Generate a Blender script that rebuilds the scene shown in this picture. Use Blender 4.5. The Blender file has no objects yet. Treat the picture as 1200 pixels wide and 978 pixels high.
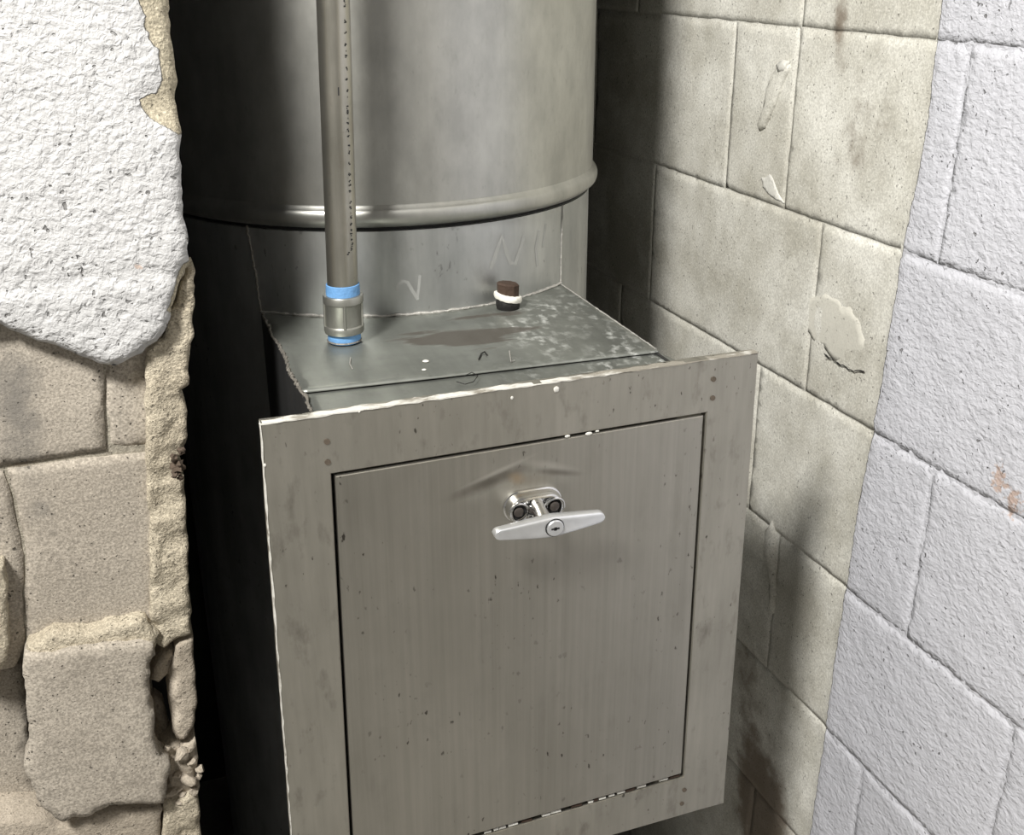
import bpy, bmesh, math, random
import numpy as np
from mathutils import Vector, Matrix
from mathutils.geometry import delaunay_2d_cdt

S = bpy.context.scene
C = bpy.data.collections.new('scene'); S.collection.children.link(C)

# ------------------------------------------------------------------ camera
F = 1300.15
CP = np.array([-0.31372, -0.84157, 0.34409])
FW = np.array([0.30977703, 0.8699628, -0.38367031])
RT = np.array([0.94168519, -0.33648474, -0.00265009])
UP = np.array([0.13140468, 0.36047572, 0.92346633])
cd = bpy.data.cameras.new('camera'); cam = bpy.data.objects.new('camera', cd); S.collection.objects.link(cam)
cd.sensor_fit = 'HORIZONTAL'; cd.sensor_width = 36.0; cd.lens = F / 1200 * 36; cd.clip_start = 0.01
cam.matrix_world = Matrix(((RT[0], UP[0], -FW[0], CP[0]), (RT[1], UP[1], -FW[1], CP[1]),
                           (RT[2], UP[2], -FW[2], CP[2]), (0, 0, 0, 1)))
S.camera = cam

# ------------------------------------------------------------------ light
W = bpy.data.worlds.new('world'); S.world = W; W.use_nodes = True
bg = W.node_tree.nodes['Background']
bg.inputs[0].default_value = (1.0, 0.96, 0.90, 1); bg.inputs[1].default_value = 0.22
ld = bpy.data.lights.new('ceiling_lamp', 'AREA'); ld.shape = 'DISK'; ld.size = 0.38
ld.energy = 93; ld.color = (1.0, 0.975, 0.93)
lamp = bpy.data.objects.new('ceiling_lamp', ld); S.collection.objects.link(lamp)
lamp.location = (-1.13, -1.00, 1.58)
lamp.rotation_euler = (Vector((0.1, 0.1, -0.05)) - Vector(lamp.location)).to_track_quat('-Z', 'Y').to_euler()
vs = S.view_settings
S.display_settings.display_device = 'sRGB'
vs.view_transform = 'Standard'; vs.look = 'None'; vs.gamma = 1; vs.use_curve_mapping = False; vs.exposure = 0.0

# ------------------------------------------------------------------ helpers
random.seed(4)
def ray(x, y): return FW + (x - 600) / F * RT - (y - 489) / F * UP
def at(x, y, Y):
    d = ray(x, y); return CP + (Y - CP[1]) / d[1] * d
def atZ(x, y, Z):
    d = ray(x, y); return CP + (Z - CP[2]) / d[2] * d
XW0, WT = 0.4323, math.tan(-0.0137)
def xw(y): return XW0 + y * WT
def atR(x, y):
    d = ray(x, y); t = (XW0 + CP[1] * WT - CP[0]) / (d[0] - d[1] * WT); return CP + t * d

def _h(ix, iy, iz):
    n = (ix * 374761393 + iy * 668265263 + iz * 2147483647 + 1013) & 0xffffffff
    n = ((n ^ (n >> 13)) * 1274126177) & 0xffffffff
    return ((n ^ (n >> 16)) & 0xffff) / 65535.0
def vnoise(P):
    P = np.asarray(P, float); I = np.floor(P).astype(np.int64); f = P - I; f = f * f * (3 - 2 * f); r = 0
    for a in (0, 1):
        for b in (0, 1):
            for c in (0, 1):
                w = (f[..., 0] if a else 1 - f[..., 0]) * (f[..., 1] if b else 1 - f[..., 1]) * (f[..., 2] if c else 1 - f[..., 2])
                r = r + w * _h(I[..., 0] + a, I[..., 1] + b, I[..., 2] + c)
    return r
def fbm(u, v, freq, seed=0, octv=4):
    r = 0; amp = 0.5; tot = 0
    for o in range(octv):
        P = np.stack([u * freq + 17.3 * seed, v * freq + 5.1 * o + 31 * seed, np.full_like(u, 7.7 * seed + o)], -1)
        r = r + amp * vnoise(P); tot += amp; amp *= 0.55; freq *= 2.03
    return r / tot - 0.5

def empty(name, loc=(0, 0, 0), label=None, cat=None, group=None, kind=None):
    o = bpy.data.objects.new(name, None); C.objects.link(o); o.location = loc; o.empty_display_size = 0.05
    if label: o['label'] = label
    if cat: o['category'] = cat
    if group: o['group'] = group
    if kind: o['kind'] = kind
    return o
def wloc(o):
    v = Vector((0, 0, 0))
    while o is not None: v += o.location; o = o.parent
    return v
def link_mesh(name, me, parent=None, mat=None, label=None, kind=None, loc=None, cat=None, group=None):
    o = bpy.data.objects.new(name, me); C.objects.link(o)
    if mat is not None and len(me.materials) == 0: me.materials.append(mat)
    base = Vector(loc) if loc is not None else Vector((0, 0, 0))
    if parent is not None: o.parent = parent
    off = wloc(parent) + base
    if off.length > 0: me.transform(Matrix.Translation(-off))
    o.location = base
    if label: o['label'] = label
    if kind: o['kind'] = kind
    if cat: o['category'] = cat
    if group: o['group'] = group
    return o
def obj(name, bm, mat, parent=None, smooth=True, angle=40, **kw):
    me = bpy.data.meshes.new(name)
    bmesh.ops.recalc_face_normals(bm, faces=bm.faces)
    for f in bm.faces: f.smooth = smooth
    if smooth:
        a = math.radians(angle)
        for e in bm.edges:
            if len(e.link_faces) == 2 and e.calc_face_angle(0) > a: e.smooth = False
    bm.to_mesh(me); bm.free()
    return link_mesh(name, me, parent, mat, **kw)
def mesh_obj(name, V, Fc, mat, parent=None, attrs=None, smooth=True, angle=None, **kw):
    me = bpy.data.meshes.new(name)
    me.from_pydata([tuple(map(float, v)) for v in V], [], [tuple(int(i) for i in f) for f in Fc]); me.update()
    me.polygons.foreach_set('use_smooth', [smooth] * len(me.polygons))
    for k, arr in (attrs or {}).items():
        at_ = me.attributes.new(k, 'FLOAT', 'POINT'); at_.data.foreach_set('value', np.asarray(arr, np.float32))
    return link_mesh(name, me, parent, mat, **kw)

def add_box(bm, x0, x1, y0, y1, z0, z1, bevel=0.0, seg=2):
    r = bmesh.ops.create_cube(bm, size=1.0)
    for v in r['verts']:
        v.co = Vector((x0 + (v.co.x + .5) * (x1 - x0), y0 + (v.co.y + .5) * (y1 - y0), z0 + (v.co.z + .5) * (z1 - z0)))
    if bevel > 0:
        es = list({e for v in r['verts'] for e in v.link_edges})
        bmesh.ops.bevel(bm, geom=es, offset=bevel, segments=seg, affect='EDGES', profile=0.5)
def add_lathe(bm, prof, cx, cy, n=96, a0=0.0, a1=2 * math.pi, cap0=False, cap1=False):
    """prof: list of (r, z)"""
    full = abs(a1 - a0 - 2 * math.pi) < 1e-6; m = n if full else n + 1; rings = []
    for (r, z) in prof:
        rings.append([bm.verts.new((cx + r * math.cos(a0 + (a1 - a0) * i / n), cy + r * math.sin(a0 + (a1 - a0) * i / n), z)) for i in range(m)])
    for k in range(len(prof) - 1):
        for i in range(n):
            j = (i + 1) % m
            bm.faces.new((rings[k][i], rings[k][j], rings[k + 1][j], rings[k + 1][i]))
    if cap0: bm.faces.new(list(reversed(rings[0])))
    if cap1: bm.faces.new(rings[-1])
    return rings
def add_tube(bm, path, rad, n=8, caps=True):
    rings = []; P = [Vector(p) for p in path]
    for i, p in enumerate(P):
        t = (P[min(i + 1, len(P) - 1)] - P[max(i - 1, 0)]).normalized()
        a = t.cross(Vector((0.13, 0.2, 1))) if abs(t.z) < .95 else t.cross(Vector((1, .1, 0)))
        a.normalize(); b = t.cross(a); r = rad[i] if hasattr(rad, '__len__') else rad
        rings.append([bm.verts.new(p + r * (math.cos(2 * math.pi * k / n) * a + math.sin(2 * math.pi * k / n) * b)) for k in range(n)])
    for i in range(len(P) - 1):
        for k in range(n):
            bm.faces.new((rings[i][k], rings[i][(k + 1) % n], rings[i + 1][(k + 1) % n], rings[i + 1][k]))
    if caps: bm.faces.new(list(reversed(rings[0]))); bm.faces.new(rings[-1])
def bead(path, r, seed, step=0.003, jit=.35):
    """a lumpy weld / sealant run along a polyline"""
    P = [Vector(p) for p in path]; pts = []
    for a, b in zip(P[:-1], P[1:]):
        n = max(1, int((b - a).length / step))
        for i in range(n): pts.append(a.lerp(b, i / n))
    pts.append(P[-1]); rn = random.Random(seed)
    pts = [p + Vector((rn.uniform(-1, 1), rn.uniform(-1, 1), rn.uniform(-1, 1))) * r * jit for p in pts]
    bm = bmesh.new(); add_tube(bm, pts, [r * rn.uniform(.6, 1.25) for _ in pts], 6); return bm

def resample(poly, step):
    out = []; n = len(poly)
    for i in range(n):
        a = np.array(poly[i]); b = np.array(poly[(i + 1) % n]); m = max(1, int(np.linalg.norm(b - a) / step))
        for k in range(m): out.append(a + (b - a) * k / m)
    return np.array(out)
def inside(P, poly):
    x, y = P[:, 0], P[:, 1]; r = np.zeros(len(P), bool); n = len(poly)
    for i in range(n):
        x0, y0 = poly[i]; x1, y1 = poly[(i + 1) % n]
        if y0 == y1: continue
        c = ((y0 > y) != (y1 > y)) & (x < (x1 - x0) * (y - y0) / (y1 - y0) + x0); r ^= c
    return r
def dist_poly(P, poly):
    d = np.full(len(P), 1e9); n = len(poly)
    for i in range(n):
        a = poly[i]; ab = poly[(i + 1) % n] - a; L = ab @ ab
        if L < 1e-14: continue
        t = np.clip(((P - a) @ ab) / L, 0, 1); d = np.minimum(d, np.linalg.norm(P - a - t[:, None] * ab, axis=1))
    return d
def slab(name, poly, place, thick, parent, mat, amp=.002, freq=30, edge=.006, jag=.0015, step=.008, seed=1,
         hfun=None, attrs=None, label=None, rimstep=None, jagfun=None, octv=4, back=True, edgeh=None, **kw):
    """irregular plate: outline poly in (u, v), surface place(u, v, h), rounded broken rim, depth thick"""
    rs = rimstep or step * .6
    R = resample(poly, rs)
    if jag > 0:
        n = fbm(R[:, 0], R[:, 1], 70, seed + 50, 3) * 2; m = fbm(R[:, 0], R[:, 1], 70, seed + 90, 3) * 2
        k = 1.0 if jagfun is None else jagfun(R)
        R = R + np.stack([n * k, m * k], 1) * jag * 2
    lo, hi = R.min(0), R.max(0)
    gu, gv = np.meshgrid(np.arange(lo[0], hi[0], step), np.arange(lo[1], hi[1], step)); G = np.stack([gu.ravel(), gv.ravel()], 1)
    rn = np.random.RandomState(seed); G = G + rn.uniform(-.25, .25, G.shape) * step
    G = G[inside(G, R)]
    if len(G): G = G[dist_poly(G, R) > step * .45]
    # an inner ring so that the rim rounds over
    A = np.concatenate([R, G]) if len(G) else R
    nb = len(R)
    vo, eo, fo, ov, oe, of = delaunay_2d_cdt([Vector(p) for p in A], [(i, (i + 1) % nb) for i in range(nb)], [], 1, 1e-6)
    Q = np.array([(v.x, v.y) for v in vo]); d = dist_poly(Q, R); d[d < 1e-6] = 0
    h = amp * 2 * fbm(Q[:, 0], Q[:, 1], freq, seed, octv)
    if edge > 0:
        q = np.clip(1 - d / edge, 0, 1); h = h - (edge * .8 * (1 - np.sqrt(1 - np.minimum(q, .999) ** 2)) if edgeh is None else edgeh * q * q)
    if hfun is not None: h = h + hfun(Q)
    V = [place(u, v, hh) for (u, v), hh in zip(Q, h)]
    Fc = [tuple(f) for f in fo]
    # orient towards +h
    if Fc:
        a, b, c = [np.array(V[i]) for i in Fc[0][:3]]; u0 = Q[list(Fc[0])].mean(0)
        nrm = np.cross(b - a, c - a); up = np.array(place(u0[0], u0[1], 1.0)) - np.array(place(u0[0], u0[1], 0.0))
        if nrm @ up < 0: Fc = [tuple(reversed(f)) for f in Fc]
    cnt = {}
    for f in Fc:
        for i in range(len(f)): cnt[(f[i], f[(i + 1) % len(f)])] = 1
    rim = [e for e in cnt if (e[1], e[0]) not in cnt]
    idx = {}; hv = list(h); QQ = [tuple(q) for q in Q]
    def low(i):
        if i not in idx:
            idx[i] = len(V); V.append(place(Q[i][0], Q[i][1], -thick)); hv.append(-thick); QQ.append(tuple(Q[i]))
        return idx[i]
    if thick > 0:
        for (i, j) in rim: Fc.append((j, i, low(i), low(j)))
        if back:
            nbk = {i: low(i) for (i, _) in rim}
    QA = np.array(QQ); at_ = {k: f(QA) for k, f in (attrs or {}).items()}
    return mesh_obj(name, V, Fc, mat, parent, at_, label=label, **kw)

# ------------------------------------------------------------------ node helpers
class NT:
    def __init__(s, name):
        s.m = bpy.data.materials.new(name); s.m.use_nodes = True; s.t = s.m.node_tree
        s.b = s.t.nodes['Principled BSDF']; s.co = s.n('ShaderNodeTexCoord').outputs['Object']
    def n(s, t, **kw):
        nd = s.t.nodes.new(t)
        for k, v in kw.items(): setattr(nd, k, v)
        return nd
    def put(s, sock, v):
        if hasattr(v, 'is_output') or hasattr(v, 'links'): s.t.links.new(v, sock)
        elif isinstance(v, (tuple, list)) and len(v) == 3 and sock.type == 'RGBA': sock.default_value = (*v, 1)
        else: sock.default_value = v
    def mapping(s, scale=(1, 1, 1), loc=(0, 0, 0), rot=(0, 0, 0)):
        m = s.n('ShaderNodeMapping'); s.put(m.inputs['Vector'], s.co)
        m.inputs['Scale'].default_value = scale; m.inputs['Location'].default_value = loc; m.inputs['Rotation'].default_value = rot
        return m.outputs[0]
    def noise(s, scale, detail=4, rough=.55, vec=None, dist=0):
        x = s.n('ShaderNodeTexNoise'); s.put(x.inputs['Vector'], s.co if vec is None else vec)
        x.inputs['Scale'].default_value = scale; x.inputs['Detail'].default_value = detail; x.inputs['Roughness'].default_value = rough
        x.inputs['Distortion'].default_value = dist; return x.outputs[0]
    def voro(s, scale, feat='F1', vec=None, rnd=1):
        x = s.n('ShaderNodeTexVoronoi', feature=feat); s.put(x.inputs['Vector'], s.co if vec is None else vec)
        x.inputs['Scale'].default_value = scale; x.inputs['Randomness'].default_value = rnd; return x.outputs['Distance']
    def ramp(s, f, pts):
        r = s.n('ShaderNodeValToRGB'); s.put(r.inputs[0], f); e = r.color_ramp.elements
        while len(e) < len(pts): e.new(.5)
        for el, (p, c) in zip(e, pts):
            el.position = p; el.color = (c, c, c, 1) if not isinstance(c, (tuple, list)) else (*c, 1)
        return r.outputs[0]
    def mix(s, f, a, b, mode='MIX'):
        m = s.n('ShaderNodeMix', data_type='RGBA', blend_type=mode)
        s.put(m.inputs[0], f); s.put(m.inputs[6], a); s.put(m.inputs[7], b); return m.outputs[2]
    def math(s, op, a, b=0.0, c=None):
        m = s.n('ShaderNodeMath', operation=op); s.put(m.inputs[0], a); s.put(m.inputs[1], b)
        if c is not None: s.put(m.inputs[2], c)
        return m.outputs[0]
    def smooth(s, v, lo, hi):
        m = s.n('ShaderNodeMapRange', interpolation_type='SMOOTHSTEP'); s.put(m.inputs[0], v)
        m.inputs[1].default_value = lo; m.inputs[2].default_value = hi; return m.outputs[0]
    def attr(s, name): return s.n('ShaderNodeAttribute', attribute_name=name).outputs['Fac']
    def bump(s, h, dist, strength=1.0, nrm=None):
        b = s.n('ShaderNodeBump'); s.put(b.inputs['Height'], h); b.inputs['Distance'].default_value = dist
        b.inputs['Strength'].default_value = strength
        if nrm is not None: s.put(b.inputs['Normal'], nrm)
        return b.outputs[0]
    def done(s, col=None, rough=None, metal=None, nrm=None, spec=None):
        if col is not None: s.put(s.b.inputs['Base Color'], col)
        if rough is not None: s.put(s.b.inputs['Roughness'], rough)
        if metal is not None: s.put(s.b.inputs['Metallic'], metal)
        if nrm is not None: s.put(s.b.inputs['Normal'], nrm)
        if spec is not None: s.put(s.b.inputs['Specular IOR Level'], spec)
        return s.m
def plain(name, col, rough=.5, metal=0.0, bumpy=None):
    t = NT(name); v = t.noise(45, 3); c = t.mix(t.ramp(v, [(.3, 0.0), (.7, 1.0)]), tuple(x * .86 for x in col), tuple(min(1, x * 1.08) for x in col))
    return t.done(c, rough, metal, t.bump(t.noise(bumpy[0], 3), bumpy[1]) if bumpy else None)

def masonry(name, lo, hi, grit, pits, bump_d, dirt_col=(.10, .07, .045), paint=None, paint_rough=.5, pcoord=(1, 1, 1), pdist=.004):
    """raw concrete block; where attribute 'paint' > 0 a thick coat of paint lies over it; 'dirt' stains"""
    t = NT(name)
    big = t.noise(7, 5, .6); mid = t.noise(38, 4, .6); fine = t.noise(430, 3, .65); pit = t.noise(250, 2, .5)
    c = t.mix(t.ramp(big, [(.37, 0.0), (.63, 1.0)]), lo, hi)
    c = t.mix(t.math('MULTIPLY', t.ramp(mid, [(.42, 0.0), (.75, 1.0)]), .25), c, tuple(x * .72 for x in lo))
    c = t.mix(t.math('MULTIPLY', t.ramp(fine, [(.40, 1.0), (.55, 0.0)]), grit), c, tuple(x * .45 for x in lo))
    c = t.mix(t.math('MULTIPLY', t.ramp(fine, [(.56, 0.0), (.68, 1.0)]), grit * .8), c, tuple(min(1, x * 1.35) for x in hi))
    pm = t.ramp(pit, [(.27, 1.0), (.33, 0.0)])
    c = t.mix(t.math('MULTIPLY', pm, pits), c, tuple(x * .22 for x in lo))
    d = t.smooth(t.math('ADD', t.attr('dirt'), t.math('MULTIPLY', t.math('SUBTRACT', mid, .5), .9)), .25, .85)
    c = t.mix(t.math('MULTIPLY', d, .8), c, dirt_col)
    hgt = t.math('ADD', t.math('MULTIPLY', fine, .55), t.math('MULTIPLY', t.noise(110, 3), .9))
    hgt = t.math('SUBTRACT', hgt, t.math('MULTIPLY', pm, .9))
    rough = .92
    if paint is not None:
        edge = t.math('ADD', t.attr('paint'), t.math('MULTIPLY', t.math('SUBTRACT', t.noise(120, 3), .5), .006))
        pmask = t.smooth(edge, -.0006, .0006)
        vec = t.mapping(pcoord)
        p1 = t.noise(190, 3, .5, vec, .5); p2 = t.noise(80, 3, .5, vec, .4); p3 = t.noise(60, 2, .5)
        hole = t.math('MULTIPLY', t.ramp(t.noise(190, 1, .4), [(.25, 1.0), (.29, 0.0)]), t.ramp(t.noise(14, 2), [(.46, 0.0), (.56, 1.0)]))
        pc = t.mix(t.ramp(t.noise(5, 4), [(.3, 0.0), (.7, 1.0)]), tuple(x * .93 for x in paint), paint)
        pc = t.mix(t.math('MULTIPLY', hole, .7), pc, (.10, .095, .09))
        sp = t.math('MULTIPLY', t.smooth(t.math('ADD', t.attr('rust'), t.math('MULTIPLY', t.math('SUBTRACT', t.noise(150, 2), .5), 1.6)), .5, .8), .6)
        pc = t.mix(sp, pc, (.42, .25, .15))
        ph = t.math('ADD', t.math('MULTIPLY', p1, 1.0), t.math('MULTIPLY', p2, 1.1))
        ph = t.math('SUBTRACT', ph, t.math('MULTIPLY', hole, 1.2))
        c = t.mix(pmask, c, pc)
        hgt = t.mix(pmask, t.math('MULTIPLY', hgt, bump_d / .004), t.math('ADD', ph, .25))
        rough = t.math('ADD', t.math('MULTIPLY', pmask, paint_rough - .92), .92)
        return t.done(c, rough, 0.0, t.bump(hgt, pdist), .3)
    return t.done(c, rough, 0.0, t.bump(hgt, bump_d), .2)

def steel(name, c0, c1, rough=(.30, .46), metal=.9, streak=(220, 220, 5), stain=.5, spots=.8, white=0.0, bump_d=.00008, blot=8, stain_col=(.10, .085, .065), dirt=None, seed=0, sw=.45, reflection_tint=None):
    t = NT(name)
    st = t.noise(1.0, 4, .6, t.mapping(streak, (seed, 0, 0))); bl = t.noise(blot, 5, .6, t.mapping((1, 1, .6), (seed * 3.1, 0, 0))); bl2 = t.noise(blot * 4.5, 4, .6, t.mapping((1, 1, .45)))
    f = t.math('ADD', t.math('MULTIPLY', st, sw), t.math('MULTIPLY', bl, 1 - sw))
    c = t.mix(t.ramp(f, [(.36, 0.0), (.64, 1.0)]), c0, c1)
    c = t.mix(t.math('MULTIPLY', t.ramp(bl2, [(.55, 0.0), (.75, 1.0)]), stain * .5), c, stain_col)
    sv = t.noise(1.0, 2, .5, t.mapping((190, 190, 95), (seed * 7.7, 1, 0)))
    gate = t.ramp(t.noise(9, 2, .5, t.mapping((1, 1, 1), (seed, 5, 2))), [(.46, 0.0), (.60, 1.0)])
    sm = t.math('MULTIPLY', t.ramp(sv, [(.665, 0.0), (.73, 1.0)]), gate)
    c = t.mix(t.math('MULTIPLY', sm, spots), c, (.035, .028, .022))
    ru = t.math('ADD', t.math('MULTIPLY', bl2, rough[1] - rough[0]), rough[0])
    if reflection_tint:
        for (cx, cz, sx, sz, rot, col, amt, lo) in reflection_tint:
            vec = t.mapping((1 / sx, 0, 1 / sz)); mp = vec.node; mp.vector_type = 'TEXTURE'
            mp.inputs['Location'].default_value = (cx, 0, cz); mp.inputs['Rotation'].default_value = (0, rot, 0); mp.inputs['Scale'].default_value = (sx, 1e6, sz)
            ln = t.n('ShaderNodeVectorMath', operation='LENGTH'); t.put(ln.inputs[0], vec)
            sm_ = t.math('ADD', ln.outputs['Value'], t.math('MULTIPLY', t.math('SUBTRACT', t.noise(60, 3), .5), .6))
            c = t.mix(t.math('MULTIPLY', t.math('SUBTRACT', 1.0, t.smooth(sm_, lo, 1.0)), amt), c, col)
    mt = metal
    if white > 0:
        wv = t.noise(110, 5, .65, t.mapping((1, .6, 1))); wg = t.ramp(t.noise(16, 3), [(.34, .12), (.58, 1.0)])
        wm = t.math('MULTIPLY', t.math('MULTIPLY', t.ramp(wv, [(.50, 0.0), (.68, 1.0)]), wg), white)
        if dirt is not None: wm = t.math('MULTIPLY', wm, t.smooth(t.attr('white'), 0, 1))
        c = t.mix(wm, c, (.62, .63, .61)); mt = t.math('MULTIPLY', t.math('SUBTRACT', 1.0, wm), metal)
    if dirt is not None:
        d = t.smooth(t.math('ADD', t.attr('dirt'), t.math('MULTIPLY', t.math('SUBTRACT', t.noise(1.0, 4, .6, t.mapping((16, 75, 22))), .5), 1.6)), .35, .75)
        c = t.mix(t.math('MULTIPLY', d, .85), c, dirt); ru = t.math('ADD', ru, t.math('MULTIPLY', d, .2))
        mt = t.math('MULTIPLY', mt, t.math('SUBTRACT', 1.0, t.math('MULTIPLY', d, .7)))
    return t.done(c, ru, mt, t.bump(st, bump_d))

# ------------------------------------------------------------------ materials
M_right = masonry('painted_block_right', (.475, .458, .395), (.75, .74, .68), .30, .55, .0012, (.14, .10, .065), paint=(.575, .58, .622), paint_rough=.42, pcoord=(1, .8, 1.1), pdist=.0021)
M_left = masonry('raw_block_left', (.375, .335, .28), (.46, .415, .35), .55, .95, .0011, (.16, .15, .135))
M_break = masonry('broken_block', (.46, .405, .31), (.62, .56, .44), .5, .45, .0035, (.07, .045, .03))
M_rubble = masonry('mortar_rubble', (.34, .295, .235), (.50, .44, .36), .35, .4, .002, (.10, .08, .06))
M_white = masonry('painted_shell', (.45, .40, .30), (.66, .60, .46), .55, .5, .0030, (.30, .22, .14), paint=(.545, .545, .545), paint_rough=.5, pcoord=(1, 1, 1), pdist=.0026)
M_patch = masonry('patch_mortar', (.56, .545, .48), (.62, .605, .54), .12, .2, .0005)
M_mortar = masonry('joint_mortar', (.30, .275, .225), (.42, .39, .325), .4, .5, .002)
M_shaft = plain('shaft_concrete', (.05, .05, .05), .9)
M_floor = plain('floor_concrete', (.30, .29, .27), .8)
M_door = steel('brushed_steel_door', (.385, .37, .325), (.48, .46, .41), (.32, .44), .93, (190, 190, 4), .22, .85, seed=2,  # reflections near the handle painted as light and dark streaks, plus brown heat tint
    reflection_tint=[(-.035, .405, .055, .010, -.25, (.17, .155, .13), .85, 0), (-.030, .413, .050, .0035, -.30, (.70, .68, .62), .55, 0), (.020, .412, .040, .006, .30, (.62, .60, .54), .6, 0),
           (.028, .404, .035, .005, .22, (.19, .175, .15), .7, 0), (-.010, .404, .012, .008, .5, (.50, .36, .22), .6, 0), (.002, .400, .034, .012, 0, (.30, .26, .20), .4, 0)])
M_frame = steel('steel_frame', (.36, .345, .30), (.47, .45, .395), (.34, .5), .85, (110, 110, 9), .95, .95, seed=5, blot=11)
M_galv = steel('galvanised_sheet', (.41, .41, .385), (.53, .53, .495), (.32, .44), .90, (60, 60, 2.5), .2, .12, blot=34, seed=1, sw=.25)
M_collar = steel('galvanised_collar', (.36, .37, .365), (.58, .59, .575), (.34, .5), .85, (30, 30, 4), .3, .5, blot=14, seed=3)
M_plate = steel('galvanised_plate', (.215, .225, .205), (.345, .36, .33), (.36, .52), .75, (40, 6, 40), .35, .2, white=.75, blot=12, dirt=(.055, .045, .035), stain_col=(.12, .125, .12), seed=4)
M_throat_shade = steel('shade_darkened_throat', (.04, .04, .04), (.07, .07, .07), (.4, .6), .7, (40, 40, 6), .4, .3, seed=6)  # throat sheet coloured near black to stand in for the shade around it
M_pipe = steel('conduit_steel', (.31, .30, .255), (.50, .48, .42), (.26, .42), .92, (90, 90, 5), .4, .25, blot=14, stain_col=(.16, .10, .06), seed=7)
M_coup = steel('coupling_steel', (.25, .25, .225), (.38, .38, .345), (.34, .5), .8, (40, 40, 10), .3, .3, blot=30, seed=8)
M_weld = plain('weld_bead', (.42, .41, .38), .6, .45, (260, .002))
M_weld_dark = plain('dark_weld_bead', (.22, .205, .18), .6, .5, (260, .002))
M_wpaint = plain('white_paint', (.66, .65, .60), .6, 0, (160, .0012))
_t = NT('dirty_paint_edge'); _f = _t.noise(48, 4, .65, _t.mapping((.6, 1, 1))); _s = _t.n('ShaderNodeSeparateXYZ'); _t.put(_s.inputs[0], _t.co)
_g = _t.math('ADD', _f, _t.math('MULTIPLY', _t.smooth(_s.outputs[0], -.02, .16), .14))
M_wedge = _t.done(_t.mix(_t.ramp(_g, [(.50, 0.0), (.64, 1.0)]), (.62, .61, .56), (.27, .25, .21)), .55, 0.0, _t.bump(_t.noise(160, 3), .001))
M_blue = plain('blue_thread_compound', (.14, .32, .60), .55, 0, (220, .001))
M_tape = plain('white_thread_tape', (.86, .84, .77), .6, 0, (160, .001))
M_rust = plain('rusted_iron', (.060, .036, .024), .75, .2, (170, .0015))
M_crumb = plain('dark_debris', (.085, .062, .045), .9, 0, (200, .001))
M_iron = plain('dark_iron', (.016, .015, .014), .6, .3, (170, .0012))
M_chrome = plain('chrome', (.80, .80, .79), .13, 1.0)
M_satin = plain('satin_chrome', (.80, .815, .83), .33, .8)
M_black = plain('black_gap', (.012, .012, .012), .8)
M_print = plain('black_ink', (.02, .02, .02), .7)
M_dark_steel = plain('dark_screw', (.12, .105, .095), .45, .8)
M_brownspot = plain('brown_plug_weld', (.13, .105, .08), .6, .4, (200, .0008))

# ------------------------------------------------------------------ room shell
def struct_box(name, mat, *b):
    bm = bmesh.new(); add_box(bm, *b); o = obj(name, bm, mat, smooth=False); o['kind'] = 'structure'; return o
ZF, ZC = -1.15, 1.62
struct_box('floor', M_floor, -2.0, 0.60, -2.2, 1.2, ZF - .05, ZF)
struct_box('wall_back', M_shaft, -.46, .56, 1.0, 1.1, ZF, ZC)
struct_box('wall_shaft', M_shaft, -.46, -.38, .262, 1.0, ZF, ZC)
struct_box('shaft_dark_cap', M_shaft, -.46, .42, .262, 1.0, ZC, ZC + .05)  # added cap on the unseen shaft top, keeps the void dark
struct_box('light_stop_lintel_1', M_shaft, -.32, .415, .10, .26, .80, ZC)     # added lintel above the view, stops light over the broken-out opening

# ------------------------------------------------------------------ right wall: block by block
wall_r = empty('wall_right', (XW0, 0.1, ZF), kind='structure')
PB = [(1105, 0), (1097, 70), (1087, 150), (1075, 215), (1060, 290), (1043, 390), (1027, 490), (1008, 590), (990, 700), (975, 800), (963, 890), (950, 978)]
pb = np.array([[atR(*q)[2], atR(*q)[1]] for q in PB]); pb = pb[np.argsort(pb[:, 0])]
def yb(z): return np.interp(z, pb[:, 0], pb[:, 1])
def gauss(Q, pts):
    r = np.zeros(len(Q))
    for (px, py, su, sv, a) in pts:
        c = atR(px, py); r += a * np.exp(-((Q[:, 0] - c[1]) / su) ** 2 - ((Q[:, 1] - c[2]) / sv) ** 2)
    return r
R_dirt = lambda Q: gauss(Q, [(985, 25, .018, .05, .75), (1020, 110, .07, .07, .33), (1000, 160, .06, .05, .27), (880, 930, .05, .12, 1.05), (905, 978, .05, .12, .95), (870, 760, .04, .1, .4),
                             (880, 800, .03, .1, .35), (900, 640, .012, .06, .25), (905, 250, .02, .03, .2), (1000, 200, .03, .03, .3)]) - .12
R_paint = lambda Q: yb(Q[:, 1]) - Q[:, 0] + .006 * fbm(Q[:, 0], Q[:, 1], 40, 3)
R_rust = lambda Q: gauss(Q, [(1172, 560, .012, .02, .9), (1190, 590, .012, .02, .9)])
def R_h(Q):
    m = np.clip((yb(Q[:, 1]) - Q[:, 0]) / .004, 0, 1)
    return m * (.0022 + .0016 * fbm(Q[:, 0], Q[:, 1], 55, 8) * 2)
placeR = lambda u, v, h: (xw(u) - h, u, v)
J0 = 0.26992; CH = .2032
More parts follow.
